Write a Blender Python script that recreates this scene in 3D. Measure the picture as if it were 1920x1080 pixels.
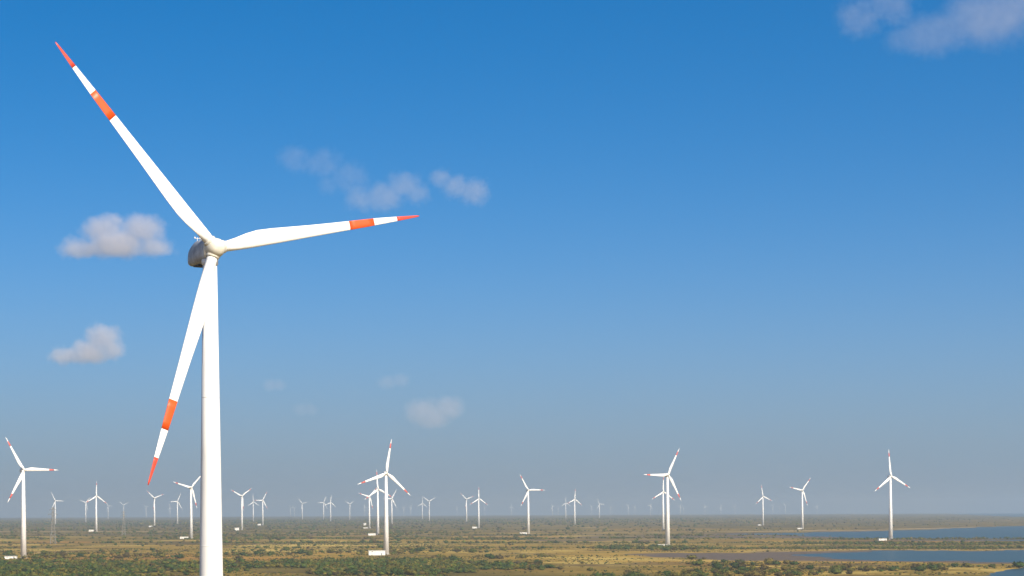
import bpy, bmesh, math, random
import numpy as np
from mathutils import Matrix, Vector

# ------------------------------------------------------------------ camera, sky, sun, exposure
for o in list(bpy.data.objects):
    bpy.data.objects.remove(o)
scene = bpy.context.scene
COL = scene.collection
F = 4000.0            # focal length in photo pixels (1920 wide)
ROLL = 0.0045
CAMZ = 44.0
CX, CY = 960.0, 952.2  # principal point: the picture is the upper crop of a level view
REARTH = 6.371e6 * 1.15

cam_d = bpy.data.cameras.new('camera')
cam = bpy.data.objects.new('camera', cam_d)
COL.objects.link(cam)
cam_d.sensor_width = 36.0
cam_d.lens = F / 1920 * 36
cam_d.shift_y = (CY - 540) / 1920
cam_d.clip_start = 1.0
cam_d.clip_end = 90000.0
cam.matrix_world = Matrix.Translation((0, 0, CAMZ)) @ Matrix.Rotation(math.pi / 2, 4, 'X') @ Matrix.Rotation(-ROLL, 4, 'Z')
scene.camera = cam

SUN_EL = math.radians(40)
SUN_A = math.radians(36)   # to the right of straight behind the camera
world = bpy.data.worlds.new('World')
scene.world = world
world.use_nodes = True
nt = world.node_tree
nt.nodes.clear()
w_out = nt.nodes.new('ShaderNodeOutputWorld')
w_bg = nt.nodes.new('ShaderNodeBackground')
w_sky = nt.nodes.new('ShaderNodeTexSky')
w_sky.sky_type = 'NISHITA'
w_sky.sun_disc = False
w_sky.sun_elevation = SUN_EL
w_sky.sun_rotation = math.pi - SUN_A
w_sky.altitude = 0
w_sky.air_density = 1.0
w_sky.dust_density = 3.0
w_sky.ozone_density = 1.0
w_tc = nt.nodes.new('ShaderNodeTexCoord')
w_map = nt.nodes.new('ShaderNodeMapping')
w_map.inputs['Location'].default_value = (0, 0, 0.08)
w_map.inputs['Scale'].default_value = (1, 1, 1.8)
w_nrm = nt.nodes.new('ShaderNodeVectorMath')
w_nrm.operation = 'NORMALIZE'
w_hs = nt.nodes.new('ShaderNodeHueSaturation')
w_hs.inputs['Saturation'].default_value = 1.62
w_hs.inputs['Hue'].default_value = 0.5
w_hs.inputs['Value'].default_value = 1.0
w_bg.inputs['Strength'].default_value = 0.12
nt.links.new(w_tc.outputs['Generated'], w_map.inputs['Vector'])
nt.links.new(w_map.outputs['Vector'], w_nrm.inputs[0])
nt.links.new(w_nrm.outputs[0], w_sky.inputs['Vector'])
nt.links.new(w_sky.outputs['Color'], w_hs.inputs['Color'])
# haze tint mixed into the sky colour near the horizon, all the way round
w_sep = nt.nodes.new('ShaderNodeSeparateXYZ')
nt.links.new(w_tc.outputs['Generated'], w_sep.inputs[0])
def w_math(op, a, b=None):
    n = nt.nodes.new('ShaderNodeMath'); n.operation = op
    nt.links.new(a, n.inputs[0])
    if b is not None:
        n.inputs[1].default_value = b
    return n.outputs[0]
w_e = w_math('MAXIMUM', w_sep.outputs['Z'], 0.0)
w_e = w_math('POWER', w_math('DIVIDE', w_e, 0.08), 1.6)
w_e = w_math('POWER', w_math('EXPONENT', w_e), -1.0)
w_f = w_math('MULTIPLY', w_e, 0.95)
w_mix = nt.nodes.new('ShaderNodeMix'); w_mix.data_type = 'RGBA'
nt.links.new(w_f, w_mix.inputs[0])
nt.links.new(w_hs.outputs['Color'], w_mix.inputs[6])
w_mix.inputs[7].default_value = (1.36, 1.80, 2.36, 1)
nt.links.new(w_mix.outputs[2], w_bg.inputs['Color'])
nt.links.new(w_bg.outputs[0], w_out.inputs['Surface'])

sun_d = bpy.data.lights.new('sun', 'SUN')
sun_d.energy = 4.3
sun_d.angle = math.radians(0.5)
sun_d.color = (1.0, 0.93, 0.82)
sun = bpy.data.objects.new('sun', sun_d)
COL.objects.link(sun)
sdir = Vector((math.sin(SUN_A) * math.cos(SUN_EL), -math.cos(SUN_A) * math.cos(SUN_EL), math.sin(SUN_EL)))
sun.rotation_euler = sdir.to_track_quat('Z', 'Y').to_euler()
sun.location = (0, -50, 200)

scene.view_settings.view_transform = 'Standard'
scene.view_settings.look = 'None'
scene.view_settings.exposure = 0.55
scene.view_settings.gamma = 1.0
scene.view_settings.use_curve_mapping = False
scene.cycles.use_denoising = True
scene.cycles.volume_bounces = 2
scene.cycles.max_bounces = 5
scene.cycles.transparent_max_bounces = 8

# ------------------------------------------------------------------ pixel <-> place
def ray(x, y):
    u = (x - CX) / F
    v = (CY - y) / F
    return np.array([u + ROLL * v, 1.0, v - ROLL * u])

def to_px(X, Y, Z):
    u0 = X / Y
    v0 = (Z - CAMZ) / Y
    k = 1 + ROLL * ROLL
    return CX + F * (u0 - ROLL * v0) / k, CY - F * (v0 + ROLL * u0) / k

def drop(X, Y):
    return -(X * X + Y * Y) / (2 * REARTH)      # the earth's curve

def on_ground(x, y):
    d = ray(x, y)
    # CAMZ + D*dz = -D^2*(1+dx^2)/(2R)
    a = (1 + d[0] ** 2) / (2 * REARTH)
    disc = d[2] ** 2 - 4 * a * CAMZ
    if disc < 0:
        return None
    D = (-d[2] - math.sqrt(disc)) / (2 * a)
    return D if D > 0 else None

# ------------------------------------------------------------------ noise in numpy
def _hash(ix, iy, seed):
    h = (ix.astype(np.int64) * 374761393 + iy.astype(np.int64) * 668265263 + seed * 1442695041) & 0xffffffff
    h = ((h ^ (h >> 13)) * 1274126177) & 0xffffffff
    h = (h ^ (h >> 16)) & 0xffff
    return h / 65535.0

def vnoise(x, y, seed=0):
    ix = np.floor(x); iy = np.floor(y)
    fx = x - ix; fy = y - iy
    fx = fx * fx * (3 - 2 * fx); fy = fy * fy * (3 - 2 * fy)
    a = _hash(ix, iy, seed); b = _hash(ix + 1, iy, seed)
    c = _hash(ix, iy + 1, seed); d = _hash(ix + 1, iy + 1, seed)
    return (a * (1 - fx) + b * fx) * (1 - fy) + (c * (1 - fx) + d * fx) * fy

def fbm(x, y, scale, octs=4, seed=0):
    s = 0; amp = 1; tot = 0; k = 1.0 / scale
    for i in range(octs):
        s = s + amp * vnoise(x * k, y * k, seed + i * 17)
        tot += amp; amp *= .55; k *= 2.1
    return s / tot

def sstep(a, b, x):
    t = np.clip((x - a) / (b - a), 0, 1)
    return t * t * (3 - 2 * t)

# ------------------------------------------------------------------ what grows where (read off the photograph, fixed to the ground)
TX = np.array([0, 250, 500, 750, 1000, 1250, 1500, 1750, 1920.])
TY = np.array([962, 985, 1000, 1012, 1022, 1035, 1048, 1060, 1080.])
DRY = np.array([
    [.05, .05, .05, .05, .06, .06, .06, .06, .06],
    [.12, .12, .12, .18, .26, .26, .18, .15, .15],
    [.25, .32, .30, .40, .50, .48, .38, .35, .35],
    [.70, .75, .75, .80, .80, .70, .70, .60, .50],
    [.90, .85, 1.0, .95, .92, .78, .85, .75, .65],
    [.95, .92, 1.0, .85, 1.0, .95, .9, .9, .9],
    [.75, .85, .70, .55, .92, .95, .85, .85, .85],
    [.35, .50, .40, .35, .60, .80, .85, .65, .75],
    [.30, .45, .50, .50, .45, .70, .95, .65, .55]])
VEG = np.array([
    [.60, .60, .60, .60, .55, .55, .50, .40, .20],
    [.55, .55, .55, .50, .45, .40, .35, .25, .15],
    [.45, .42, .42, .36, .28, .28, .20, .10, .05],
    [.24, .24, .30, .22, .16, .20, .16, .10, .08],
    [.20, .24, .10, .12, .10, .18, .12, .16, .16],
    [.16, .18, .08, .14, .06, .06, .05, .05, .05],
    [.25, .14, .26, .42, .12, .08, .07, .12, .12],
    [.92, .60, .75, .90, .40, .22, .18, .28, .22],
    [.95, .65, .50, .70, .62, .34, .22, .28, .18]])

def table(T, px, py):
    px = np.clip(px, TX[0], TX[-1]); py = np.clip(py, TY[0], TY[-1])
    i = np.clip(np.searchsorted(TX, px) - 1, 0, len(TX) - 2)
    j = np.clip(np.searchsorted(TY, py) - 1, 0, len(TY) - 2)
    fx = (px - TX[i]) / (TX[i + 1] - TX[i]); fy = (py - TY[j]) / (TY[j + 1] - TY[j])
    return (T[j, i] * (1 - fx) + T[j, i + 1] * fx) * (1 - fy) + (T[j + 1, i] * (1 - fx) + T[j + 1, i + 1] * fx) * fy

def band(py, px, top, bot, soft=1.0):
    t = np.interp(px, *zip(*top)); b = np.interp(px, *zip(*bot))
    return sstep(t - soft, t + soft, py) * (1 - sstep(b - soft, b + soft, py)) * (b > t)

def layout(X, Y):
    """pond depth, mud, sand, dryness, scrub cover at ground points"""
    Z = drop(X, Y)
    px, py = to_px(X, np.maximum(Y, 60.0), Z)
    k = np.clip((py - 957) / 120, .02, 1.2)
    n1 = fbm(X, Y, 160, 4, 3) - .5
    n2 = fbm(X, Y, 45, 3, 9) - .5
    qy = py + (n1 * 16 + n2 * 7) * k
    qx = px + (fbm(X, Y, 210, 4, 21) - .5) * 90
    ky = py + n2 * 8 * k + n1 * 9 * k + (fbm(X, Y, 16, 2, 13) - .5) * 3 * k
    # lagoon beyond the bank with the seaside turbine
    w1 = band(ky, qx, [(1370, 1002), (1480, 1000.5), (1600, 997.5), (1760, 993), (1850, 988), (1920, 986), (2300, 984)],
              [(1370, 1002), (1480, 1004), (1560, 1006.5), (1640, 1010.5), (1760, 1012), (1920, 1015), (2300, 1017)], .7)
    # creek in front of that bank
    w2 = band(ky, qx, [(1490, 1043), (1560, 1037), (1700, 1033), (1920, 1033), (2300, 1031)],
              [(1490, 1042), (1600, 1049), (1760, 1051), (1920, 1054), (2300, 1056)], .8)
    # corner pool
    w3 = band(ky, qx, [(1820, 1083), (1880, 1072), (1930, 1062), (2200, 1058)], [(1820, 1082), (1850, 1300), (2200, 1300)], 1.2)
    # open sea beyond
    w4 = band(ky, qx + (py - 966) * 0, [(1700, 950), (2600, 950)], [(1700, 950), (1790, 963.8), (1860, 967), (1920, 969), (2300, 975)], .4)
    inside = (py < 1300)
    water = np.clip(w1 + w2 + w3 + w4, 0, 1) * inside
    mud = np.maximum.reduce([
        band(ky, qx, [(1180, 1040), (1260, 1037.5), (1400, 1037), (1560, 1034), (2300, 1030)],
             [(1180, 1040), (1260, 1046), (1400, 1051), (1620, 1052), (1920, 1057), (2300, 1060)], 1.2),
        band(ky, qx, [(1290, 1003), (1370, 1000), (1500, 1000), (1600, 996), (2300, 984)],
             [(1290, 1004), (1370, 1012), (1500, 1012), (1600, 1012), (1920, 1017), (2300, 1018)], .8),
        .8 * band(ky, qx, [(960, 1011), (1040, 1008), (1240, 1004), (1330, 1004)], [(960, 1011), (1040, 1016), (1240, 1013), (1330, 1009)], 1)])
    sand = np.maximum.reduce([
        band(ky, qx, [(1180, 1036), (1260, 1034), (1400, 1033), (1500, 1028), (1700, 1025), (1920, 1028)],
             [(1180, 1036), (1260, 1036.5), (1400, 1036.5), (1500, 1032), (1700, 1032), (1920, 1033)], .6),
        band(ky, qx, [(1380, 997), (1600, 993), (1780, 990), (1920, 984)], [(1380, 998.5), (1600, 997), (1780, 993), (1920, 986)], .5),
        band(qy, px, [(600, 1082), (680, 1074), (760, 1073), (800, 1082)], [(600, 1083), (680, 1100), (760, 1100), (800, 1083)], 1.5)])
    for (x0, x1, y0, y1, wd) in ((40, 300, 990, 990.5, .6), (50, 300, 1038, 1037, 1.0), (940, 1065, 990.5, 991, .5), (1090, 1240, 991, 990, .5),
                                 (1080, 1330, 1000.5, 1000.5, .5), (0, 30, 1002, 1002, .5), (420, 700, 1000, 1002, .5), (560, 860, 1013, 1012, .6),
                                 (730, 1010, 1005, 1007, .6), (1250, 1460, 1052, 1051, .6)):
        yc = np.interp(px, [x0, x1], [y0, y1])
        sand = np.maximum(sand * 1.0, .75 * (1 - sstep(wd * .5, wd * 1.5, np.abs(ky - yc))) * sstep(x0 - 8, x0 + 8, px) * (1 - sstep(x1 - 8, x1 + 8, px)))
    dry = table(DRY, px + n1 * 120, qy)
    veg = table(VEG, px + n1 * 120, qy)
    sand = sand * np.clip(.35 + n1 * 3 + n2 * 2.0, 0, .9)
    bank = np.maximum.reduce([
        band(py, px, [(1360, 1018), (1500, 1017), (1700, 1017), (1920, 1018)], [(1360, 1020), (1500, 1021), (1700, 1023), (1920, 1024)], .7),
        band(py, px, [(1100, 1028), (1140, 1025), (1270, 1025), (1320, 1027)], [(1100, 1029), (1140, 1031), (1270, 1031), (1320, 1030)], .8),
        .7 * band(py, px, [(1020, 1011), (1060, 1010), (1100, 1011)], [(1020, 1013), (1060, 1014), (1100, 1013)], .6),
        .6 * band(py, px, [(1500, 1003), (1580, 1004)], [(1500, 1006), (1580, 1007)], .6),
        .8 * band(py, px, [(1770, 1009), (1890, 1009.5)], [(1770, 1012), (1890, 1012.5)], .5)])
    veg = np.maximum(veg * (1 - .95 * np.clip(mud + sand * .9 + water, 0, 1)), bank * .85)
    return px, py, water * (1 - bank), mud * (1 - bank), sand * (1 - bank), dry, veg

# ------------------------------------------------------------------ materials
def nodes_of(name):
    m = bpy.data.materials.new(name)
    m.use_nodes = True
    t = m.node_tree
    b = t.nodes['Principled BSDF']
    return m, t, b

def paint(name, col, rough=.45, dirt=.12, scale=.35, streak=True, dirt_col=None):
    m, t, b = nodes_of(name)
    tc = t.nodes.new('ShaderNodeTexCoord')
    mp = t.nodes.new('ShaderNodeMapping')
    mp.inputs['Scale'].default_value = (1, 1, .18 if streak else 1)
    nz = t.nodes.new('ShaderNodeTexNoise')
    nz.inputs['Scale'].default_value = scale
    nz.inputs['Detail'].default_value = 6
    nz.inputs['Roughness'].default_value = .62
    cr = t.nodes.new('ShaderNodeValToRGB')
    cr.color_ramp.elements[0].position = .36
    cr.color_ramp.elements[1].position = .66
    mx = t.nodes.new('ShaderNodeMix')
    mx.data_type = 'RGBA'
    dc = dirt_col or tuple(c * (1 - dirt * 1.6) for c in col)
    mx.inputs[6].default_value = (*dc, 1)
    mx.inputs[7].default_value = (*col, 1)
    t.links.new(tc.outputs['Object'], mp.inputs['Vector'])
    t.links.new(mp.outputs[0], nz.inputs['Vector'])
    t.links.new(nz.outputs['Fac'], cr.inputs['Fac'])
    t.links.new(cr.outputs['Color'], mx.inputs[0])
    t.links.new(mx.outputs[2], b.inputs['Base Color'])
    b.inputs['Roughness'].default_value = rough
    return m

M_WHITE = paint('white_gelcoat', (.82, .81, .76), .42, .08, .5)
M_TOWER = paint('tower_paint', (.82, .81, .76), .5, .10, .6)
M_HUB = paint('hub_paint', (.70, .67, .55), .5, .14, .9, False)
M_RED = paint('orange_paint', (.76, .085, .004), .45, .10, 1.2)
M_TIP = paint('red_tip_paint', (.62, .055, .022), .45, .10, 1.2)
M_BAND = paint('faded_red_paint', (.60, .10, .07), .5, .10, 1.2)
M_NAC = paint('nacelle_grey', (.46, .49, .53), .5, .28, .9, False)
M_NACW = paint('nacelle_white', (.74, .73, .68), .5, .10, .7, False)
M_DARK = paint('dark_grille', (.035, .037, .04), .7, .2, 2.0, False)
M_WALL = paint('limewash', (.82, .80, .72), .8, .12, .8, True)
M_ROOF = paint('roof_slab', (.70, .67, .58), .85, .15, .6, False)
M_DOOR = paint('steel_door', (.16, .20, .22), .5, .15, 1.5, True)
M_STEEL = paint('galvanised_steel', (.30, .28, .23), .5, .15, 1.0, False)
M_STEM = paint('bark', (.11, .085, .06), .9, .2, 4.0, True)
M_CONC = paint('concrete', (.48, .45, .39), .9, .15, .6, False)

def foliage_mat():
    m, t, b = nodes_of('scrub_foliage')
    at = t.nodes.new('ShaderNodeAttribute')
    at.attribute_name = 'tint'
    oi = t.nodes.new('ShaderNodeObjectInfo')
    tc = t.nodes.new('ShaderNodeNewGeometry')
    nz = t.nodes.new('ShaderNodeTexNoise')
    nz.inputs['Scale'].default_value = .16
    nz.inputs['Detail'].default_value = 5
    hs = t.nodes.new('ShaderNodeHueSaturation')
    mr = t.nodes.new('ShaderNodeMapRange')
    mr.inputs['To Min'].default_value = .35
    mr.inputs['To Max'].default_value = 1.6
    t.links.new(tc.outputs['Position'], nz.inputs['Vector'])
    t.links.new(nz.outputs['Fac'], mr.inputs['Value'])
    t.links.new(mr.outputs[0], hs.inputs['Value'])
    t.links.new(at.outputs['Color'], hs.inputs['Color'])
    t.links.new(hs.outputs['Color'], b.inputs['Base Color'])
    b.inputs['Roughness'].default_value = .8
    b.inputs['Specular IOR Level'].default_value = .2
    return m
M_FOL = foliage_mat()

def ground_mat():
    m, t, b = nodes_of('coastal_scrubland')
    at = t.nodes.new('ShaderNodeAttribute')
    at.attribute_name = 'soil'
    g = t.nodes.new('ShaderNodeNewGeometry')
    n1 = t.nodes.new('ShaderNodeTexNoise')
    n1.inputs['Scale'].default_value = .12
    n1.inputs['Detail'].default_value = 8
    n1.inputs['Roughness'].default_value = .7
    n2 = t.nodes.new('ShaderNodeTexNoise')
    n2.inputs['Scale'].default_value = .9
    n2.inputs['Detail'].default_value = 5
    m1 = t.nodes.new('ShaderNodeMapRange')
    m1.inputs['From Min'].default_value = .3
    m1.inputs['From Max'].default_value = .7
    m1.inputs['To Min'].default_value = .62
    m1.inputs['To Max'].default_value = 1.35
    mul = t.nodes.new('ShaderNodeVectorMath')
    mul.operation = 'SCALE'
    m2 = t.nodes.new('ShaderNodeMapRange')
    m2.inputs['To Min'].default_value = .75
    m2.inputs['To Max'].default_value = 1.25
    mul2 = t.nodes.new('ShaderNodeVectorMath')
    mul2.operation = 'SCALE'
    t.links.new(g.outputs['Position'], n1.inputs['Vector'])
    t.links.new(g.outputs['Position'], n2.inputs['Vector'])
    t.links.new(n1.outputs['Fac'], m1.inputs['Value'])
    t.links.new(n2.outputs['Fac'], m2.inputs['Value'])
    t.links.new(at.outputs['Color'], mul.inputs[0])
    t.links.new(m1.outputs[0], mul.inputs['Scale'])
    t.links.new(mul.outputs[0], mul2.inputs[0])
    t.links.new(m2.outputs[0], mul2.inputs['Scale'])
    t.links.new(mul2.outputs[0], b.inputs['Base Color'])
    b.inputs['Roughness'].default_value = .95
    b.inputs['Specular IOR Level'].default_value = .1
    return m

def water_mat():
    m, t, b = nodes_of('lagoon_water')
    b.inputs['Base Color'].default_value = (.024, .046, .036, 1)
    b.inputs['Roughness'].default_value = .3
    b.inputs['Specular IOR Level'].default_value = .12
    b.inputs['IOR'].default_value = 1.33
    b.inputs['Specular Tint'].default_value = (.72, .82, .70, 1)
    g = t.nodes.new('ShaderNodeNewGeometry')
    nz = t.nodes.new('ShaderNodeTexNoise')
    nz.inputs['Scale'].default_value = .35
    nz.inputs['Detail'].default_value = 5
    bp = t.nodes.new('ShaderNodeBump')
    bp.inputs['Strength'].default_value = .3
    bp.inputs['Distance'].default_value = .6
    t.links.new(g.outputs['Position'], nz.inputs['Vector'])
    t.links.new(nz.outputs['Fac'], bp.inputs['Height'])
    t.links.new(bp.outputs[0], b.inputs['Normal'])
    return m

# ------------------------------------------------------------------ object helpers
def link(name, data, parent=None, mat=None):
    o = bpy.data.objects.new(name, data)
    COL.objects.link(o)
    if parent is not None:
        o.parent = parent
    if mat is not None and data is not None and not data.materials:
        data.materials.append(mat)
    return o

def tag(o, label, cat, group=None):
    o['label'] = label
    o['category'] = cat
    if group:
        o['group'] = group
    return o

def mesh_np(name, verts, faces, smooth=False):
    """verts (n,3), faces (m,3) or (m,4) arrays"""
    me = bpy.data.meshes.new(name)
    v = np.asarray(verts, np.float32); f = np.asarray(faces, np.int32)
    k = f.shape[1]
    me.vertices.add(len(v)); me.vertices.foreach_set('co', v.ravel())
    me.loops.add(f.size); me.loops.foreach_set('vertex_index', f.ravel())
    me.polygons.add(len(f))
    me.polygons.foreach_set('loop_start', np.arange(0, f.size, k, dtype=np.int32))
    if smooth:
        me.polygons.foreach_set('use_smooth', np.ones(len(f), bool))
    me.update(calc_edges=True)
    return me

def loft(name, rings, cap=True, smooth=True):
    """closed rings of equal length, list of (k,3)"""
    R = np.array(rings); n, k, _ = R.shape
    V = R.reshape(-1, 3).tolist(); Fc = []
    for i in range(n - 1):
        for j in range(k):
            a = i * k + j; b2 = i * k + (j + 1) % k
            Fc.append((a, b2, b2 + k, a + k))
    if cap:
        Fc.append(tuple(range(k - 1, -1, -1)))
        Fc.append(tuple((n - 1) * k + j for j in range(k)))
    me = bpy.data.meshes.new(name)
    me.from_pydata(V, [], Fc)
    me.validate()
    bm = bmesh.new(); bm.from_mesh(me)
    bmesh.ops.recalc_face_normals(bm, faces=bm.faces)
    bm.to_mesh(me); bm.free()
    if smooth:
        for p in me.polygons:
            p.use_smooth = len(p.vertices) < 5
    return me

def ring(r, z, k, ax='z', sx=1, sy=1, c=(0, 0)):
    a = np.arange(k) / k * 2 * math.pi
    return np.stack([np.cos(a) * r * sx + c[0], np.sin(a) * r * sy + c[1], np.full(k, z)], 1)

def box_bm(bm, x0, x1, y0, y1, z0, z1):
    vs = [bm.verts.new(p) for p in ((x0, y0, z0), (x1, y0, z0), (x1, y1, z0), (x0, y1, z0), (x0, y0, z1), (x1, y0, z1), (x1, y1, z1), (x0, y1, z1))]
    for f in ((3, 2, 1, 0), (4, 5, 6, 7), (0, 1, 5, 4), (1, 2, 6, 5), (2, 3, 7, 6), (3, 0, 4, 7)):
        bm.faces.new([vs[i] for i in f])

def bar_bm(bm, p, q, w):
    p = Vector(p); q = Vector(q); d = (q - p).normalized()
    s = d.orthogonal().normalized() * w / 2
    t2 = d.cross(s).normalized() * w / 2
    A = [bm.verts.new(p + a) for a in (s + t2, s - t2, -s - t2, -s + t2)]
    B = [bm.verts.new(q + a) for a in (s + t2, s - t2, -s - t2, -s + t2)]
    for i in range(4):
        bm.faces.new((A[i], A[(i + 1) % 4], B[(i + 1) % 4], B[i]))
    bm.faces.new(A[::-1]); bm.faces.new(B)

def bm_mesh(name, bm, bevel=0):
    if bevel:
        bmesh.ops.bevel(bm, geom=list(bm.edges), offset=bevel, segments=1, affect='EDGES')
    bmesh.ops.recalc_face_normals(bm, faces=bm.faces)
    me = bpy.data.meshes.new(name)
    bm.to_mesh(me); bm.free()
    return me

# ------------------------------------------------------------------ ground and water
def polar(angles, radii):
    A, Rr = np.meshgrid(angles, radii)
    return Rr * np.sin(A), Rr * np.cos(A)

def grid_faces(nr, na):
    i, j = np.meshgrid(np.arange(nr - 1), np.arange(na), indexing='ij')
    jn = (j + 1) % na
    a = i * na + j; b = i * na + jn
    return np.stack([a, a + na, b + na, b], -1).reshape(-1, 4)

fine = np.radians(np.linspace(-17, 17, 900))
rest = np.radians(np.linspace(17, 343, 120))[1:-1]
ANG = np.concatenate([fine, rest])
dep = np.linspace(142, 0.9, 330)                       # even steps of the angle below the eye
RAD = np.concatenate([np.array([3, 30, 80, 150, 230, 320, 420, 540, 680, 830, 980, 1120]), CAMZ * F / dep])
RAD = RAD[RAD < 25500]
RAD = np.append(RAD, 25500)
GX, GY = polar(ANG, RAD)
px, py, water, mud, sand, dry, veg = layout(GX, GY)
front = (GY > 900) & (np.abs(GX) < GY * .33)
behind = ~front
for arr in (water, mud, sand):
    arr[behind] = 0
dry[behind] = .6; veg[behind] = .35
relief = (fbm(GX, GY, 220, 3, 5) - .5) * .9 + (fbm(GX, GY, 40, 3, 6) - .5) * .35
land = .45 + relief * .5
GZ = drop(GX, GY) + land * (1 - water) - 1.1 * water
def C3(*c):
    return np.array(c)[None, None, :]
olive = C3(.120, .090, .012); ochre = C3(.37, .240, .036); orange = C3(.40, .185, .030); dkgreen = C3(.045, .047, .008)
mudc = C3(.120, .092, .072); sandc = C3(.33, .24, .115)
p1 = fbm(GX, GY, 90, 4, 31)[..., None]; p2 = fbm(GX, GY, 28, 4, 41)[..., None]; p3 = fbm(GX, GY, 320, 3, 51)[..., None]
d = np.clip(dry[..., None] * 1.05 + (p1 - .5) * 1.7 + (p2 - .5) * 1.3 - .1, 0, 1)
soil = olive * (1 - d) + ochre * d
straw = C3(.52, .385, .105); brown = C3(.085, .052, .016)
p4 = fbm(GX, GY, 130, 5, 61)[..., None]; p5 = fbm(GX * .6, GY, 70, 5, 67)[..., None]
hs = sstep(.50, .66, p4) * sstep(.45, .8, d) * .85
soil = soil * (1 - hs) + straw * hs
hb = sstep(.57, .68, p5) * .7
soil = soil * (1 - hb) + brown * hb
og = sstep(.55, .75, p3) * .6
soil = soil * (1 - og) + orange * og * d + soil * og * (1 - d)
v = np.clip(veg[..., None] * 1.1 + (p2 - .5) * 1.2 - .15, 0, 1)
soil = soil * (1 - .75 * v) + dkgreen * .75 * v
soil = soil * (1 - mud[..., None]) + mudc * mud[..., None]
soil = soil * (1 - sand[..., None]) + sandc * sand[..., None]
soil = soil * (1 - water[..., None]) + mudc * .5 * water[..., None]
soil = soil * np.array([.86, .82, .72])
nr, na = GX.shape
V = np.stack([GX, GY, GZ], -1).reshape(-1, 3)
V = np.vstack([V, [[0, 0, .4]]])
Fq = grid_faces(nr, na)
# close the middle with quads onto the centre point (two columns at a time)
ci = len(V) - 1
j = np.arange(0, na, 2)
Fc = np.stack([j, (j + 1) % na, (j + 2) % na, np.full(len(j), ci)], -1)
me = mesh_np('ground', V, np.vstack([Fq, Fc]), True)
ca = me.color_attributes.new('soil', 'FLOAT_COLOR', 'POINT')
cc = np.ones((len(V), 4), np.float32); cc[:-1, :3] = soil.reshape(-1, 3); cc[-1, :3] = (.3, .22, .09)
ca.data.foreach_set('color', cc.ravel())
ground = link('ground', me, mat=ground_mat()); ground['kind'] = 'structure'

wa = np.radians(np.linspace(2, 30, 60))
wr = np.concatenate([np.linspace(1300, 6000, 60), np.linspace(6200, 25300, 60)])
WX, WY = polar(wa, wr)
WZ = drop(WX, WY)
i, j = np.meshgrid(np.arange(len(wr) - 1), np.arange(len(wa) - 1), indexing='ij')
a = i * len(wa) + j
me = mesh_np('water', np.stack([WX, WY, WZ], -1).reshape(-1, 3), np.stack([a, a + len(wa), a + len(wa) + 1, a + 1], -1).reshape(-1, 4), True)
wo = link('water', me, mat=water_mat()); wo['kind'] = 'structure'

def ground_z(x, y):
    return float(drop(x, y)) + .45

# ------------------------------------------------------------------ wind turbines
def blade_section(lead, trail, thick, z, twist, k=18):
    a = np.arange(k) / k * 2 * math.pi
    c = lead - trail
    t = (1 + np.cos(a)) / 2                      # 1 at leading edge
    x = trail + c * t
    prof = np.sin(a) * thick * (.30 + .70 * t) * (1 if c > 0 else 0)
    if abs(c - thick * 2) < .25:                 # round root
        prof = np.sin(a) * thick
    mid = (lead + trail) / 2
    ct, st = math.cos(twist), math.sin(twist)
    return np.stack([(x) * ct - prof * st, x * st + prof * ct, np.full(k, z)], 1)

STN = [  # span fraction, leading, trailing, half thickness, twist
    (.022, .80, -.80, .80, 0), (.06, .80, -.82, .79, .0), (.10, .82, -1.05, .66, .10), (.15, .84, -1.45, .50, .16), (.20, .82, -1.68, .40, .17),
    (.27, .78, -1.62, .34, .15), (.36, .70, -1.42, .28, .12), (.45, .62, -1.22, .23, .09), (.55, .54, -1.05, .19, .07), (.64, .48, -.92, .16, .05),
    (.77, .38, -.74, .12, .03), (.885, .25, -.46, .08, .02), (.95, .15, -.27, .05, .01), (.985, .10, -.18, .03, 0), (1.0, .03, -.08, .012, 0)]

def stations(s0, s1, n):
    T = np.array(STN)
    keys = sorted(set([s0, s1] + [float(s) for s in T[:, 0] if s0 < s < s1] + list(np.linspace(s0, s1, n))))
    return [(s, *[float(np.interp(s, T[:, 0], T[:, c])) * (.92 if c < 4 else 1) for c in range(1, 5)]) for s in keys]

def blade_mesh(name, L, s0, s1, n, fat=1.0, out=0.0, k=18):
    rings = []
    for s, le, tr, th, tw in stations(s0, s1, n):
        bend = -.9 * s * s * .0
        r = blade_section(le * fat + out, tr * fat - out, th * fat + out, s * L, tw, k)
        r[:, 1] += bend
        rings.append(r)
    return loft(name, rings, True)

def lathe_y(name, prof, k=24, z0=0):
    """profile of (radius, y), around the Y axis"""
    rings = []
    for r, y in prof:
        a = np.arange(k) / k * 2 * math.pi
        rings.append(np.stack([np.cos(a) * r, np.full(k, y), np.sin(a) * r + z0], 1))
    return loft(name, rings, True)

def rounded_ring(w, h, y, zc, k=28, p=3.2):
    a = np.arange(k) / k * 2 * math.pi
    cx = np.sign(np.cos(a)) * np.abs(np.cos(a)) ** (2 / p); cz = np.sign(np.sin(a)) * np.abs(np.sin(a)) ** (2 / p)
    return np.stack([cx * w / 2, np.full(k, y), cz * h / 2 + zc], 1)

HUBH = 80.0
BL = 34.3

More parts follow.
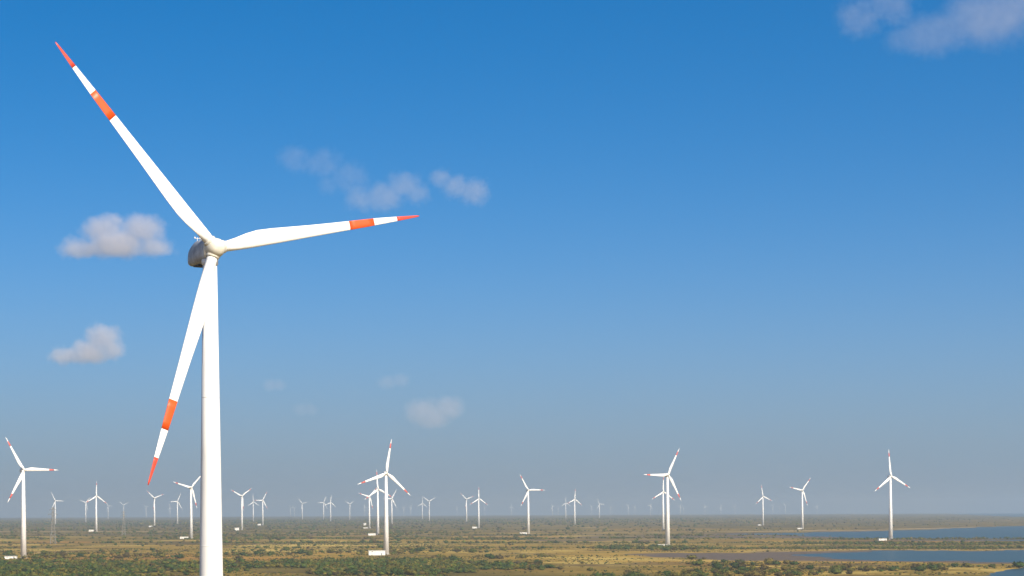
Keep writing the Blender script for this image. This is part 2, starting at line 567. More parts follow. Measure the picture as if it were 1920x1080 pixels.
def build_turbine_meshes(kind):
    """meshes of a tubular tower turbine, local frame: rotor faces -Y, base at the origin"""
    M = {}
    big = kind == 'near'
    fat = 1.0 if big else 1.3
    k = 48 if big else 14
    top = HUBH - 1.75
    zs = [0, .25, .26, 26, 26.01, 52, 52.01, top] if big else [0, top * .5, top]
    def rad(z):
        return (2.12 - z * .01475) * fat
    M['tower'] = loft('tower', [ring(rad(z) * (1.02 if z < .255 else 1), z, k) for z in zs])
    if big:
        M['flange'] = []
        for z in (18.5, 39.2, 59.6):
            M['flange'].append(loft('flange', [ring(rad(z) + .004, z - .07, k), ring(rad(z) + .012, z - .05, k), ring(rad(z) + .012, z + .05, k), ring(rad(z) + .004, z + .07, k)], True))
        bm = bmesh.new(); box_bm(bm, -.45, .45, -rad(2) - .06, -rad(2) + .3, .9, 3.1); M['door'] = bm_mesh('door', bm, .03)
        bm = bmesh.new()
        for q in range(4):
            box_bm(bm, -.6, .6, -rad(0) - .25 - .3 * (q + 1), -rad(0) - .25 - .3 * q, 0, .9 - .22 * q)
        M['steps'] = bm_mesh('steps', bm)
    M['plinth'] = loft('plinth', [ring(3.6, -.8, 24), ring(3.6, .12, 24), ring(3.3, .2, 24)])
    M['yaw_ring'] = loft('yaw_ring', [ring(rad(top) * 1.02, top - .5, k), ring(rad(top) * 1.18, top - .35, k), ring(rad(top) * 1.18, top + .3, k)])
    # nacelle: rounded housing, higher in front, underside rising to the rear
    secs = [(-1.05, 1.9, 2.1, .05), (-.85, 2.5, 2.75, -.05), (-.2, 2.75, 3.15, -.15), (1.2, 2.85, 3.35, -.2), (2.4, 2.85, 3.35, -.32), (3.3, 2.75, 3.0, -.55), (4.1, 2.5, 2.5, -.82), (4.6, 2.1, 1.9, -1.05), (4.85, 1.4, 1.2, -1.2), (4.92, .6, .5, -1.25)]
    M['nacelle'] = loft('nacelle', [rounded_ring(w * fat, h * fat, y, HUBH + zc, 32 if big else 12) for y, w, h, zc in secs])
    if big:
        M['front_lip'] = loft('front_lip', [rounded_ring(w, h, y, HUBH + zc, 32) for y, w, h, zc in ((-.95, 2.50, 2.72, -.03), (-.9, 2.62, 2.90, -.05), (-.72, 2.70, 2.98, -.08), (-.62, 2.62, 2.90, -.08))])
        bm = bmesh.new(); box_bm(bm, -.7, .7, 1.9, 3.6, HUBH - 2.2, HUBH - 1.7); M['underside_vent'] = bm_mesh('underside_vent', bm, .04)
        bm = bmesh.new(); box_bm(bm, -.5, .5, 1.2, 2.1, HUBH + 1.25, HUBH + 1.55); M['roof_hatch'] = bm_mesh('roof_hatch', bm, .05)
        bm = bmesh.new(); bar_bm(bm, (0, 3.7, HUBH + .5), (0, 3.7, HUBH + 2.0), .07); bar_bm(bm, (-.4, 3.7, HUBH + 1.85), (.4, 3.7, HUBH + 1.85), .06)
        box_bm(bm, -.47, -.33, 3.63, 3.77, HUBH + 1.85, HUBH + 2.05); box_bm(bm, .33, .47, 3.63, 3.77, HUBH + 1.85, HUBH + 2.1); M['wind_vane'] = bm_mesh('wind_vane', bm)
    # spinner about the rotor centre
    M['hub'] = lathe_y('hub', [(.05, -1.55), (.45, -1.5), (.85, -1.3), (1.15, -.95), (1.32, -.45), (1.36, .1), (1.30, .55), (1.1, .7)] if big else [(.1, -1.5), (.9, -1.2), (1.4, -.4), (1.4, .6)], 36 if big else 12)
    kk = 20 if big else 10
    M['blade'] = blade_mesh('blade', BL, .022, 1.0, 30 if big else 6, fat if big else 1.5, 0, kk)
    if big:
        M['red_band'] = blade_mesh('red_band', BL, .645, .768, 5, 1.0, .006, kk)
        M['red_tip'] = blade_mesh('red_tip', BL, .885, 1.0, 8, 1.0, .006, kk)
        M['root_collar'] = loft('root_collar', [ring(.86, .95, 28), ring(.90, 1.0, 28), ring(.90, 1.38, 28), ring(.86, 1.42, 28)])
    else:
        M['red_band'] = blade_mesh('red_band', BL, .73, .87, 3, 1.5, .012, kk)
    return M

TM = {'near': build_turbine_meshes('near'), 'far': build_turbine_meshes('far')}
OVER = 1.5

def turbine(x, y, z, psi, scale, blade_deg, kind, label, group=None, tilt=3.0, bands=True, twist=(0, 0, 0)):
    M = TM[kind]
    root = link('wind_turbine', None)
    root.location = (x, y, z); root.rotation_euler = (0, 0, psi); root.scale = (scale,) * 3
    tag(root, label, 'wind turbine', group)
    tw = link('tower', M['tower'], root, M_TOWER)
    link('plinth', M['plinth'], root, M_CONC)
    nac = link('nacelle', M['nacelle'], root, M_NAC if kind == 'near' else M_NACW)
    link('yaw_ring', M['yaw_ring'], tw, M_NACW)
    C = Matrix.Translation((0, -OVER, HUBH)) @ Matrix.Rotation(-math.radians(tilt), 4, 'X')
    hub = link('hub', M['hub'], root, M_HUB); hub.matrix_local = C
    if kind == 'near':
        for f in M['flange']:
            link('flange', f, tw, M_TOWER)
        link('door', M['door'], tw, M_DOOR); link('steps', M['steps'], tw, M_CONC)
        link('front_lip', M['front_lip'], nac, M_HUB); link('underside_vent', M['underside_vent'], nac, M_DARK)
        link('roof_hatch', M['roof_hatch'], nac, M_NACW); link('wind_vane', M['wind_vane'], nac, M_WHITE)
    for q in range(3):
        B = C @ Matrix.Rotation(math.radians(blade_deg + 120 * q + twist[q]), 4, 'Y')
        bl = link('blade', M['blade'], root, M_WHITE); bl.matrix_local = B
        if bands or kind == 'near':
            link('red_band', M['red_band'], bl, M_RED if kind == 'near' else M_BAND)
        if kind == 'near':
            link('red_tip', M['red_tip'], bl, M_TIP)
            link('root_collar', M['root_collar'], bl, M_HUB)
    return root

def place(hx, hy, by, deg, label, group=None, ratio=.84, kind='far', bands=True, D=None, psi=None, **kw):
    """rotor centre at pixel (hx, hy); distance from the pixel row where the tower meets the ground"""
    H = None
    if D is None:
        D = on_ground(hx, by) if by else None
    if D is None:                                   # far off in the haze: distance from its usual size
        for Dt in np.arange(6000, 22000, 50):
            z = CAMZ + Dt * ray(hx, hy)[2]
            if z - drop(0, Dt) >= 75:
                D = Dt; break
        else:
            D = 16000
    p = ray(hx, hy) * D
    if psi is None:
        xd = (hx - CX) / F
        best = min(np.radians(np.arange(8, 50, .5)), key=lambda s: abs(math.cos(s) - xd * math.sin(s) - ratio))
        psi = float(best)
    gx, gy = p[0], p[1]
    gz = ground_z(gx, gy)
    H = CAMZ + p[2] - gz
    sc = H / HUBH
    bx = gx - math.sin(psi) * OVER * sc; byy = gy + math.cos(psi) * OVER * sc
    return turbine(bx, byy, gz, psi, sc, deg, kind, label, group, bands=bands, **kw)

place(403, 465, None, -41.7, 'towering white wind turbine with orange-red blade tips and bands', kind='near', D=288.0, psi=math.radians(35.6), tilt=1.9)

FARM = 'turbines of the wind farm on the plain'
SPEC = [
    (45, 881, 1047, -30, .92, True, 'white turbine with pink-red blade bands standing at the edge of the dark thicket'),
    (104, 939, 983, -28, .85, False, 'small white turbine standing right behind the pale lattice pylon'),
    (161, 942, 979, -71, .85, False, 'small white turbine overlapped by a blade of the upright-bladed one beside it'),
    (181, 930, 997, 3, .85, True, 'white turbine with one blade straight up, pale hut beside it, near lattice pylons'),
    (232, 947, 975, -55, .85, False, 'tiny pale turbine with blades in a Y above the fainter lattice pylon'),
    (290, 934, 988, -50, .85, True, 'white turbine with blades in a Y just below the orange-red tip of the giant rotor'),
    (333, 940, 982, 28, .85, False, 'small white turbine between the hanging orange blade tip and the giant tower'),
    (359, 914, 1010, -75, .86, True, 'white turbine partly hidden by the giant tower, low white hut at its foot'),
    (454, 930, 994, -64, .85, True, 'white turbine with blades in a Y, on the seaward side of the giant tower'),
    (475, 941, 978, 0, .85, False, 'small white turbine with one blade straight up, between two larger ones near the giant tower'),
    (493, 938, 985, 31, .85, True, 'small white turbine with a cream hut at its foot, right next to an upright-bladed one'),
    (567, 944, 974, -43, .85, False, 'faint turbine standing alone midway between the giant tower and the thicket turbine'),
    (607, 942, 975, 28, .85, False, 'small pale turbine whose rotor nearly touches its upright-bladed twin'),
    (620, 942, 978, 8, .85, False, 'small pale turbine with one blade up, twin of the one it nearly touches'),
    (656, 945, 974, -60, .85, False, 'tiny pale turbine with a Y rotor inland of the overlapping cluster'),
    (693, 931, 991, -75, .85, True, 'white turbine of the overlapping cluster with an L-shaped white wall and hut at its foot'),
    (709, 917, 1003, -3, .85, True, 'white turbine directly behind the largest one of the overlapping cluster, one blade up'),
    (725, 887, 1040, 11, .89, True, 'largest white turbine of the overlapping cluster, long white hut at its foot'),
    (735, 935, 983, 32, .85, False, 'small turbine half hidden behind the tower of the cluster\'s largest turbine'),
    (792, 944, 974, 5, .85, False, 'tiny pale turbine with one blade up, touching a Y-bladed neighbour'),
    (805, 940, 978, -57, .85, False, 'small white turbine with Y blades touching a fainter upright-bladed one'),
    (875, 936, 979, -49, .85, True, 'white Y-bladed turbine whose blade meets the upright-bladed one with a hut'),
    (898, 935, 990, 2, .85, True, 'white turbine with one blade straight up, small white hut, beside a Y-bladed one'),
    (991, 919, 1001, -30, .89, True, 'lone white turbine mid plain with one blade level and a white hut at its foot'),
    (1061, 943, 972, 0, .85, False, 'faint small turbine just beside the sharper upright-bladed one mid plain'),
    (1078, 936, 985, 6, .82, True, 'white turbine with one blade almost straight up and no hut, mid plain'),
    (1124, 945, 972, -25, .82, False, 'faint turbine alone between the mid plain pair and the seaward pair'),
    (1244, 922, 995, 3, .82, True, 'white turbine close behind the larger one with a level red-banded blade'),
    (1253, 890, 1025, 30, .80, True, 'large white turbine with a level blade, dark bushes and white hut at its foot'),
    (1431, 931, 985, -8, .80, True, 'smaller inland one of the two white turbines standing by the mudflat'),
    (1505, 919, 992, 41, .80, True, 'white turbine by the mudflat with one blade hanging along its tower'),
    (1671, 893, 1012, -4, .77, True, 'white turbine on the narrow bank between the two lagoons'),
    (-22, 925, 992, 65, .85, True, 'white turbine mostly out of view beside the pink-banded one, one blade tip showing'),
]
for hx, hy, by, deg, ratio, bands, lab in SPEC:
    place(hx, hy, by, deg, lab, FARM, ratio, bands=bands)
HAZY = 'ghostly turbines on the horizon'
rng = random.Random(4)
for hx, hy in ((203, 949), (274, 951), (319, 952), (545, 952), (552, 952.5), (684, 951), (757, 952), (770, 951), (857, 952), (909, 951), (959, 950), (1036, 949), (1047, 951),
               (1109, 950), (1145, 951), (1178, 948), (1190, 950), (1220, 948), (1276, 949), (1282, 951), (1322, 949), (1352, 951), (1378, 949), (1449, 949), (1462, 950), (1473, 948), (1532, 949)):
    place(hx, hy, None, rng.uniform(-60, 60), 'tiny ghostly white turbine almost dissolved in haze on the far horizon', HAZY, .84, bands=False)

# ------------------------------------------------------------------ huts at the turbines' feet
def hut(x, y, wpx, hpx, label, depth=5.0):
    D = on_ground(x, y)
    p = ray(x, y) * D
    w = wpx / F * D; h = max(2.4, hpx / F * D)
    root = link('transformer_hut', None)
    root.location = (p[0], p[1] + depth / 2, ground_z(p[0], p[1]) - .1); root.rotation_euler = (0, 0, .10)
    tag(root, label, 'hut', 'white huts beside the turbines')
    bm = bmesh.new(); box_bm(bm, -w / 2, w / 2, -depth / 2, depth / 2, -.4, h); link('wall', bm_mesh('wall', bm, .04), root, M_WALL)
    bm = bmesh.new(); box_bm(bm, -w / 2 - .3, w / 2 + .3, -depth / 2 - .3, depth / 2 + .3, h + .002, h + .25); link('roof', bm_mesh('roof', bm, .04), root, M_ROOF)
    bm = bmesh.new(); box_bm(bm, w * .28 - .5, w * .28 + .5, -depth / 2 - .06, -depth / 2 + .1, .1, 2.15); link('door', bm_mesh('door', bm, .02), root, M_DOOR)
    bm = bmesh.new(); box_bm(bm, -w * .28 - .6, -w * .28 + .6, -depth / 2 - .05, -depth / 2 + .1, h - 1.0, h - .5); link('vent', bm_mesh('vent', bm, .02), root, M_DARK)
HUTS = [
    (706, 1042, 31, 8.5, 'long white hut at the foot of the cluster\'s largest turbine', 9),
    (19, 1049, 22, 4, 'low white hut at the edge of the thicket beside the pink-banded turbine', 6),
    (172, 997, 11, 3.2, 'pale hut beside the upright-bladed turbine near the lattice pylons', 5),
    (282, 988.5, 6, 2.5, 'tiny pale hut beside the Y-bladed turbine under the orange blade tip', 5),
    (345, 1011, 16, 4, 'low white hut beside the turbine partly hidden by the giant tower', 6),
    (444, 995, 8, 5, 'pale hut beside the Y-bladed turbine on the seaward side of the giant tower', 6),
    (486, 985.5, 6, 3, 'tiny cream hut next to the turbine beside an upright-bladed one', 5),
    (684, 985, 5, 4, 'small white box hut standing behind the white wall in the cluster', 5),
    (697, 1004.5, 14, 4, 'cream hut behind the cluster\'s largest turbine', 7),
    (890, 991, 9, 3, 'white hut at the foot of the upright-bladed turbine beside a Y-bladed one', 5),
    (981, 1002, 13, 3.2, 'low white hut at the foot of the lone mid plain turbine', 6),
    (1242, 1025.5, 17, 3.2, 'low white hut above the dark row of bushes', 6),
    (1499, 992.5, 8, 2.2, 'tiny white hut beside the mudflat turbine with a hanging blade', 5),
    (1655, 1014, 15, 3, 'low pale green-white hut on the bank between the lagoons', 6),
    (1424, 985.5, 6, 1.8, 'tiny white hut beside the smaller inland mudflat turbine', 5),
]
for x, y, wpx, hpx, lab, dp in HUTS:
    hut(x, y, wpx, hpx, lab, dp)
# L-shaped boundary wall in the cluster
D = on_ground(688, 991); p = ray(688, 991) * D
bm = bmesh.new(); box_bm(bm, -8, 8, -.15, .15, -.4, 2.0); box_bm(bm, 7.7, 8, .15, 12, -.4, 2.0)
o = link('boundary_wall', bm_mesh('boundary_wall', bm, .03), mat=M_WALL); o.location = (p[0], p[1], ground_z(p[0], p[1]))
tag(o, 'low white L-shaped wall at the foot of a turbine in the overlapping cluster', 'wall')

# ------------------------------------------------------------------ lattice pylons
def pylon(x, by, ty, label):
    D = on_ground(x, by); p = ray(x, by) * D
    h = (by - ty) / F * D
    root = link('lattice_pylon', None)
    root.location = (p[0], p[1], ground_z(p[0], p[1]) - .2); root.rotation_euler = (0, 0, .3)
    tag(root, label, 'pylon', 'lattice pylons on the plain')
    b0 = h * .075; b1 = h * .018
    def half(z):
        t = z / h
        return b0 + (b1 * 1.8 - b0) * min(1, t / .6) if t < .6 else b1 * 1.8 + (b1 - b1 * 1.8) * (t - .6) / .4
    zs = [0, h * .14, h * .27, h * .39, h * .5, h * .6, h * .7, h * .8, h * .9, h]
    for sx, sy in ((1, 1), (1, -1), (-1, 1), (-1, -1)):
        bm = bmesh.new()
        for q in range(len(zs) - 1):
            bar_bm(bm, (sx * half(zs[q]), sy * half(zs[q]), zs[q]), (sx * half(zs[q + 1]), sy * half(zs[q + 1]), zs[q + 1]), .34)
        link('leg', bm_mesh('leg', bm), root, M_STEEL)
    bm = bmesh.new()
    for q in range(len(zs) - 1):
        a, b2 = half(zs[q]), half(zs[q + 1])
        for s in (-1, 1):
            bar_bm(bm, (-a, s * a, zs[q]), (b2, s * b2, zs[q + 1]), .18); bar_bm(bm, (a, s * a, zs[q]), (-b2, s * b2, zs[q + 1]), .18)
            bar_bm(bm, (s * a, -a, zs[q]), (s * b2, b2, zs[q + 1]), .18); bar_bm(bm, (s * a, a, zs[q]), (s * b2, -b2, zs[q + 1]), .18)
    link('bracing', bm_mesh('bracing', bm), root, M_STEEL)
    for t in (.66, .8, .93):
        bm = bmesh.new(); z = h * t; w = h * (.13 if t < .9 else .09)
        bar_bm(bm, (-w, 0, z), (w, 0, z), .24); bar_bm(bm, (-w, 0, z), (0, 0, z + h * .05), .18); bar_bm(bm, (w, 0, z), (0, 0, z + h * .05), .18)
        arm = link('cross_arm', bm_mesh('cross_arm', bm), root, M_STEEL)
        for s in (-1, 1):
            bm = bmesh.new(); bar_bm(bm, (s * w * .97, 0, z - 1.9), (s * w * .97, 0, z - .12), .2)
            link('insulator', bm_mesh('insulator', bm), arm, M_DOOR)
pylon(99.5, 1020, 951, 'pale lattice pylon in front of a small white turbine, near the pink-banded one')
pylon(232, 1004, 958, 'fainter lattice pylon below a tiny Y-bladed turbine')

# ------------------------------------------------------------------ shrubs
def ico(sub):
    bm = bmesh.new(); bmesh.ops.create_icosphere(bm, subdivisions=sub, radius=1)
    bm.verts.ensure_lookup_table()
    v = np.array([vv.co[:] for vv in bm.verts]); f = np.array([[x.index for x in ff.verts] for ff in bm.faces]); bm.free()
    return v, f

def bush_template(seed, sub, leaves, core=.86):
    r = np.random.default_rng(seed)
    v, f = ico(sub)
    lob = r.normal(size=(7, 3)); lob[:, 2] = np.abs(lob[:, 2]) * .7; lob /= np.linalg.norm(lob, axis=1)[:, None]
    bump = np.clip(v @ lob.T - .55, 0, 1).max(1) * .9
    rad = core * (.72 + bump) * (1 + r.normal(size=len(v)) * .10)
    v = v * rad[:, None]
    v[:, 2] = np.where(v[:, 2] < 0, v[:, 2] * .55, v[:, 2] * .95) + .45
    V = [v]; Fx = [f]; off = len(v)
    dirs = r.normal(size=(leaves, 3)); dirs[:, 2] = np.abs(dirs[:, 2]) - .25; dirs /= np.linalg.norm(dirs, axis=1)[:, None]
    for q in range(leaves):
        c = dirs[q] * r.uniform(.75, 1.12) * (.75 + np.clip(dirs[q] @ lob.T - .55, 0, 1).max() * .9); c[2] = c[2] * .95 + .45
        if c[2] < .05: c[2] = .05
        t = r.normal(size=(3, 3)) * (.17 if leaves > 30 else .24)
        V.append(c + t); Fx.append(np.array([[off, off + 1, off + 2]])); off += 3
    return np.vstack(V), np.vstack(Fx)

R = np.random.default_rng(11)
NEARV = [bush_template(100 + q, 2, 110) for q in range(6)]
MIDV = [bush_template(200 + q, 1, 14) for q in range(8)]

def candidates(D0, D1, n):
    D = np.sqrt(R.uniform(D0 ** 2, D1 ** 2, n)); a = R.uniform(-.262, .262, n)
    return D * np.sin(a), D * np.cos(a)

GREENS = np.array([[.042, .062, .007], [.062, .073, .008], [.092, .080, .009], [.028, .046, .006], [.120, .090, .016], [.055, .040, .009]])
sets = []
for (D0, D1, n, rate, r0, r1) in ((1240, 2300, 70000, 1.0, 1.1, 2.7), (2300, 4200, 90000, .42, 1.2, 2.8), (4200, 9500, 60000, .5, 2.0, 4.4)):
    X, Y = candidates(D0, D1, n)
    qx, qy, wt, md, sd, dr, vg = layout(X, Y)
    gate = fbm(X, Y, 85, 5, 71)
    dens = np.clip(vg, 0, 1) ** 1.4 * sstep(.43, .55, gate + (vg - .5) * .30)
    keep = (R.uniform(size=n) < dens * rate) & (wt < .3)
    X, Y = X[keep], Y[keep]
    s = R.uniform(r0, r1, len(X)) * (.75 + .5 * R.uniform(size=len(X)))
    s *= np.where((qx[keep] > 1330) & (qy[keep] < 1032), .72, 1.0)
    lush = vg[keep]
    gi = np.where(R.uniform(size=len(X)) < lush, R.integers(0, 4, len(X)), R.integers(2, 6, len(X)))
    sets.append((X, Y, s, GREENS[gi] * R.uniform(.75, 1.3, (len(X), 1)), vg[keep], qx[keep], qy[keep]))

X, Y = candidates(1240, 2700, 65000)
qx, qy, wt, md, sd, dr, vg = layout(X, Y)
gate = fbm(X, Y, 60, 4, 91)
keep = (R.uniform(size=len(X)) < .55 * sstep(.42, .66, gate)) & (wt < .2) & (md < .4) & (sd < .5)
TUS = (X[keep], Y[keep], R.uniform(.35, 1.0, keep.sum()), GREENS[R.integers(1, 6, keep.sum())] * R.uniform(.7, 1.5, (keep.sum(), 1)))

# the largest that stand apart, each an object of its own
Xn, Yn, Sn, Cn, Vn, Pn, Qn = sets[0]
inview = (Pn > 8) & (Pn < 1912) & (Qn < 1085) & ((np.abs(Pn - 393) > 24))
score = Sn / Yn * np.where(inview, 1, 0) * np.where(Vn < .45, 1.6, 1.0)
chosen = np.argsort(-score)[:230]
stem_bm = bmesh.new()
for q in range(4):
    bar_bm(stem_bm, (0.03 * (q - 1.5), 0.02 * (q % 2), -.12), (.30 * math.cos(q * 1.7), .30 * math.sin(q * 1.7), .55), .07)
STEM = bm_mesh('stem', stem_bm)
near_meshes = []
for vi, (vv, ff) in enumerate(NEARV):
    row = []
    for gi in range(len(GREENS)):
        me = mesh_np('foliage', vv, ff)
        at = me.color_attributes.new('tint', 'FLOAT_COLOR', 'POINT')
        rr = np.random.default_rng(vi * 10 + gi)
        cc = np.ones((len(vv), 4), np.float32); cc[:, :3] = GREENS[gi] * rr.uniform(.6, 1.5, (len(vv), 1))
        at.data.foreach_set('color', cc.ravel())
        row.append(me)
    near_meshes.append(row)
for q, k in enumerate(chosen):
    x, y, s = float(Xn[k]), float(Yn[k]), float(Sn[k]) * 1.12
    o = link('shrub', None); o.location = (x, y, ground_z(x, y) - .15)
    o.rotation_euler = (0, 0, float(R.uniform(0, 6.28))); o.scale = (s * 1.15, s * 1.15, s * float(R.uniform(.7, 1.0)))
    thick = Vn[k] > .45
    gi = int(R.integers(0, 4)) if thick else int(R.integers(1, 6))
    hue = ('mid green', 'yellow-green', 'olive', 'deep green', 'dry straw-coloured', 'dark brown')[gi]
    size = 'large' if s > 3.0 else 'small'
    spot = ('by the pink-banded turbine' if Pn[k] < 180 else 'inland of the giant tower' if Pn[k] < 390 else 'between the giant tower and the turbine cluster' if Pn[k] < 680
            else 'around the long white hut' if Pn[k] < 800 else 'on the open mid plain' if Pn[k] < 1130 else 'before the bush-row turbine' if Pn[k] < 1330
            else 'in front of the mudflat' if Pn[k] < 1560 else 'in front of the creek by the lagoons')
    lab = '%s %s shrub %s %s' % (size, hue, 'in the thicket' if thick else 'alone on ochre grass', spot)
    tag(o, lab, 'shrub', lab)
    link('foliage', near_meshes[q % 6][int(gi)], o, M_FOL)
    link('stem', STEM, o, M_STEM)

# the rest: scrub nobody could count
def scatter(name, X, Y, S, Cl, templates):
    Vs, Fs, Cs = [], [], []; off = 0
    which = R.integers(0, len(templates), len(X)); rot = R.uniform(0, 6.283, len(X)); zsq = R.uniform(.65, 1.0, len(X))
    for ti, (tv, tf) in enumerate(templates):
        idx = np.where(which == ti)[0]
        if not len(idx): continue
        c, s = np.cos(rot[idx])[:, None], np.sin(rot[idx])[:, None]
        w = S[idx][:, None] * 1.15
        vx = (tv[None, :, 0] * c - tv[None, :, 1] * s) * w + X[idx][:, None]
        vy = (tv[None, :, 0] * s + tv[None, :, 1] * c) * w + Y[idx][:, None]
        vz = tv[None, :, 2] * S[idx][:, None] * zsq[idx][:, None] + (drop(X[idx], Y[idx]) + .3)[:, None]
        Vs.append(np.stack([vx, vy, vz], -1).reshape(-1, 3))
        Fs.append((tf[None] + (np.arange(len(idx)) * len(tv))[:, None, None] + off).reshape(-1, 3))
        jit = np.random.default_rng(ti).uniform(.65, 1.45, (1, len(tv), 1))
        Cs.append((Cl[idx][:, None, :] * jit).reshape(-1, 3)); off += len(idx) * len(tv)
    me = mesh_np(name, np.vstack(Vs), np.vstack(Fs))
    at = me.color_attributes.new('tint', 'FLOAT_COLOR', 'POINT')
    cc = np.ones((off, 4), np.float32); cc[:, :3] = np.vstack(Cs)
    at.data.foreach_set('color', cc.ravel())
    o = link(name, me, mat=M_FOL); o['kind'] = 'stuff'
    return o
m = np.ones(len(Xn), bool); m[chosen] = False
o = scatter('thorn_scrub', np.concatenate([Xn[m], sets[1][0]]), np.concatenate([Yn[m], sets[1][1]]), np.concatenate([Sn[m], sets[1][2]]), np.vstack([Cn[m], sets[1][3]]), MIDV)
tag(o, 'low green and olive thorn scrub spread over the plain and thicket', 'scrub')
o = scatter('distant_scrub', sets[2][0], sets[2][1], sets[2][2], sets[2][3], [bush_template(300 + q, 1, 0) for q in range(4)])
tag(o, 'grey-green far-off scrub on the plain fading towards the horizon', 'scrub')
o = scatter('tussock_grass', TUS[0], TUS[1], TUS[2], TUS[3], [bush_template(400 + q, 1, 5) for q in range(4)])
tag(o, 'low brown and olive tussocks and small bushes over the ochre grass', 'grass')
print('SCRUB', len(Xn), len(sets[1][0]), len(sets[2][0]))

# ------------------------------------------------------------------ clouds
def cloud(x, y, wpx, hpx, Dist, blobs, density, label, soft=1.0, seed=0.0, base=-1.2, colr=(.78, .765, .79)):
    """blobs in units of the half width / half height: (cx, cz, radius)"""
    p = ray(x, y) * Dist + np.array([0, 0, CAMZ])
    W = wpx / 2 / F * Dist; Hh = hpx / 2 / F * Dist
    S = min(W, Hh)
    # domain: union of the puffs
    bm = bmesh.new()
    for cx, cz, r in blobs:
        mt = Matrix.Translation((cx * W, 0, cz * Hh)) @ Matrix.Diagonal((r * W, r * W * .8, r * Hh * 1.25, 1))
        bmesh.ops.create_icosphere(bm, subdivisions=3, radius=1.0, matrix=mt)
    me = bm_mesh('cloud', bm)
    o = link('cloud', me)
    o.location = p
    rm = o.modifiers.new('union', 'REMESH'); rm.mode = 'VOXEL'; rm.voxel_size = W / 22
    mt = bpy.data.materials.new('cloud_vapour'); mt.use_nodes = True
    t = mt.node_tree; t.nodes.clear()
    out = t.nodes.new('ShaderNodeOutputMaterial'); pv = t.nodes.new('ShaderNodeVolumePrincipled')
    t.links.new(pv.outputs[0], out.inputs['Volume'])
    tc = t.nodes.new('ShaderNodeTexCoord')
    nz = t.nodes.new('ShaderNodeTexNoise'); nz.noise_dimensions = '4D'
    nz.inputs['W'].default_value = seed; nz.inputs['Scale'].default_value = 2.6 / W; nz.inputs['Detail'].default_value = 5; nz.inputs['Roughness'].default_value = .58
    t.links.new(tc.outputs['Object'], nz.inputs['Vector'])
    # warp
    sub = t.nodes.new('ShaderNodeVectorMath'); sub.operation = 'SUBTRACT'; sub.inputs[1].default_value = (.5, .5, .5)
    scl = t.nodes.new('ShaderNodeVectorMath'); scl.operation = 'SCALE'; scl.inputs['Scale'].default_value = W * .30 * soft
    add = t.nodes.new('ShaderNodeVectorMath'); add.operation = 'ADD'
    t.links.new(nz.outputs['Color'], sub.inputs[0]); t.links.new(sub.outputs[0], scl.inputs[0])
    t.links.new(tc.outputs['Object'], add.inputs[0]); t.links.new(scl.outputs[0], add.inputs[1])
    last = None
    for cx, cz, r in blobs:
        mp = t.nodes.new('ShaderNodeMapping'); mp.vector_type = 'POINT'
        sx, sy, sz = 1 / (r * W), 1 / (r * W * .8), 1 / (r * Hh * 1.25)
        mp.inputs['Location'].default_value = (-cx * W * sx, 0, -cz * Hh * sz); mp.inputs['Scale'].default_value = (sx, sy, sz)
        ln = t.nodes.new('ShaderNodeVectorMath'); ln.operation = 'LENGTH'
        mr = t.nodes.new('ShaderNodeMapRange'); mr.inputs['From Min'].default_value = .97; mr.inputs['From Max'].default_value = .38; mr.interpolation_type = 'LINEAR'
        t.links.new(add.outputs[0], mp.inputs['Vector']); t.links.new(mp.outputs[0], ln.inputs[0]); t.links.new(ln.outputs['Value'], mr.inputs['Value'])
        if last is None:
            last = mr.outputs[0]
        else:
            mx = t.nodes.new('ShaderNodeMath'); mx.operation = 'MAXIMUM'
            t.links.new(last, mx.inputs[0]); t.links.new(mr.outputs[0], mx.inputs[1]); last = mx.outputs[0]
    nz2 = t.nodes.new('ShaderNodeTexNoise'); nz2.noise_dimensions = '4D'
    nz2.inputs['W'].default_value = seed + 3; nz2.inputs['Scale'].default_value = 5.0 / W; nz2.inputs['Detail'].default_value = 8; nz2.inputs['Roughness'].default_value = .72
    t.links.new(tc.outputs['Object'], nz2.inputs['Vector'])
    er = t.nodes.new('ShaderNodeMapRange'); er.inputs['From Min'].default_value = .36; er.inputs['From Max'].default_value = .66
    er.inputs['To Min'].default_value = 0.0; er.inputs['To Max'].default_value = .62 * soft
    t.links.new(nz2.outputs['Fac'], er.inputs['Value'])
    # flat, evaporating base
    sz = t.nodes.new('ShaderNodeSeparateXYZ'); t.links.new(tc.outputs['Object'], sz.inputs[0])
    fl = t.nodes.new('ShaderNodeMapRange'); fl.inputs['From Min'].default_value = base * Hh; fl.inputs['From Max'].default_value = (base + .5) * Hh; fl.interpolation_type = 'SMOOTHSTEP'
    t.links.new(sz.outputs['Z'], fl.inputs['Value'])
    fm = t.nodes.new('ShaderNodeMath'); fm.operation = 'MULTIPLY'; t.links.new(last, fm.inputs[0]); t.links.new(fl.outputs[0], fm.inputs[1]); last = fm.outputs[0]
    m0 = t.nodes.new('ShaderNodeMath'); m0.operation = 'SUBTRACT'; t.links.new(last, m0.inputs[0]); t.links.new(er.outputs[0], m0.inputs[1])
    m1 = t.nodes.new('ShaderNodeMapRange'); m1.inputs['From Min'].default_value = 0.0; m1.inputs['From Max'].default_value = .7
    t.links.new(m0.outputs[0], m1.inputs['Value'])
    m2 = t.nodes.new('ShaderNodeMath'); m2.operation = 'MULTIPLY'; m2.inputs[1].default_value = density / W
    t.links.new(m1.outputs[0], m2.inputs[0]); t.links.new(m2.outputs[0], pv.inputs['Density'])
    pv.inputs['Color'].default_value = (*colr, 1); pv.inputs['Anisotropy'].default_value = 0.0
    mt.cycles.volume_step_rate = .35
    me.materials.append(mt)
    tag(o, label, 'cloud')

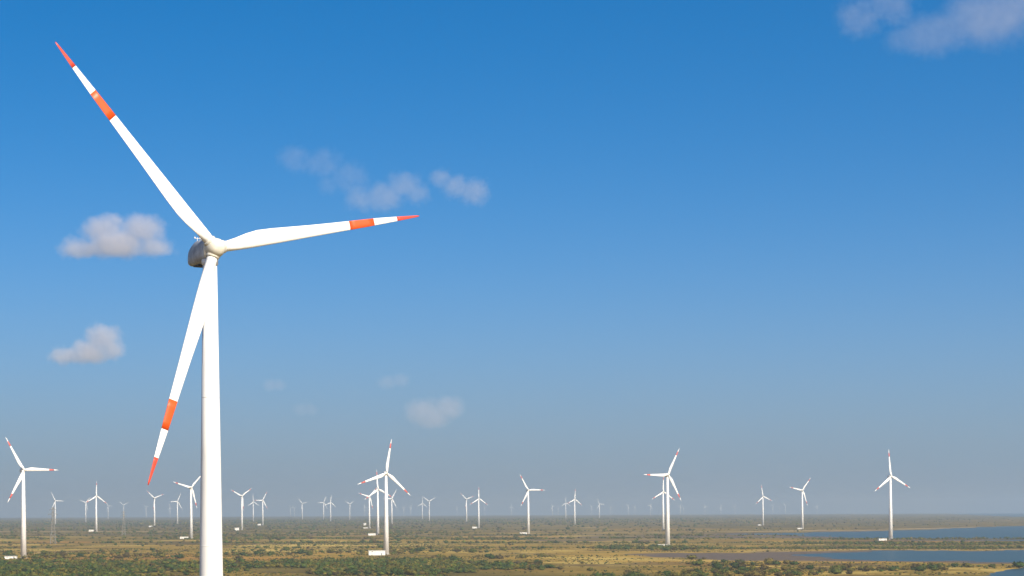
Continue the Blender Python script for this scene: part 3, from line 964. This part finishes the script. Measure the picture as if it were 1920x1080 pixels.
cloud(212, 446, 250, 126, 7700, [(.05, -.25, .72), (-.12, .28, .50), (.44, .22, .50), (-.48, -.35, .48), (.6, -.35, .42)], 2.7, 'grey-white two-humped cumulus beside the giant turbine hub', seed=1.3, soft=1.0, base=-.85)
cloud(160, 646, 184, 110, 12600, [(.1, -.35, .66), (.36, .2, .54), (-.4, -.45, .5), (.5, -.2, .45)], 2.3, 'small grey wedge-shaped cloud below the two-humped cumulus', seed=4.1, soft=1.0, base=-.9)
cloud(728, 355, 190, 110, 6600, [(.3, .1, .55), (-.1, -.25, .65), (-.55, -.3, .5), (.55, -.15, .45)], .60, 'thin pinkish cloud wisp above the level orange-banded blade', soft=1.2, seed=7.7)
cloud(862, 352, 136, 90, 6700, [(-.5, .4, .5), (-.1, .05, .62), (.4, -.2, .66)], .60, 'small thin cloud scrap beyond the tip of the level orange-banded blade', soft=1.15, seed=9.9)
cloud(606, 318, 200, 120, 6700, [(-.5, .35, .55), (0, .2, .6), (.5, -.3, .6), (.1, -.5, .4)], .26, 'faintest veil of cloud over the blade-side wisp', soft=1.3, seed=12.0)
cloud(810, 770, 150, 84, 20500, [(-.2, -.05, .7), (.4, .1, .6), (0, -.25, .7)], .65, 'pale cloud low over the overlapping turbine cluster', soft=.85, seed=15.0)
cloud(1830, 30, 420, 190, 4300, [(-.35, -.3, .5), (.1, -.05, .72), (.55, .3, .75), (-.6, -.5, .35)], .55, 'mauve-grey slanting cloud high over the lagoon side', soft=1.25, seed=18.5)
cloud(1635, 18, 200, 140, 4300, [(-.25, -.2, .68), (.35, .15, .68)], .34, 'faint small cloud beside the slanting one high over the lagoon side', soft=1.25, seed=21.0)
cloud(735, 716, 90, 50, 18500, [(-.2, 0, .65), (.35, .1, .6)], .24, 'very faint cloud puff above the pale low cloud', soft=.85, seed=24.0)
cloud(513, 722, 66, 44, 18500, [(-.2, 0, .65), (.3, 0, .6)], .24, 'very faint small cloud puff over the small turbines by the giant tower', soft=.85, seed=27.0)
cloud(572, 768, 70, 44, 19500, [(-.2, 0, .65), (.3, 0, .6)], .16, 'barely visible cloud smudge low between the giant tower and pale low cloud', soft=.85, seed=31.0)

# ------------------------------------------------------------------ haze
bm = bmesh.new(); box_bm(bm, -26500, 26500, -26500, 26500, -60.0, 134.0)
hz = link('haze', bm_mesh('haze', bm)); hz['kind'] = 'stuff'
mh = bpy.data.materials.new('sea_haze'); mh.use_nodes = True
t = mh.node_tree; t.nodes.clear()
out = t.nodes.new('ShaderNodeOutputMaterial'); pv = t.nodes.new('ShaderNodeVolumePrincipled')
pv.inputs['Color'].default_value = (.58, .70, .78, 1)
pv.inputs['Density'].default_value = 0.9e-4
pv.inputs['Anisotropy'].default_value = .25
t.links.new(pv.outputs[0], out.inputs['Volume'])
hz.data.materials.append(mh)
tag(hz, 'pale blue-grey haze hanging over the plain and lagoons', 'haze')
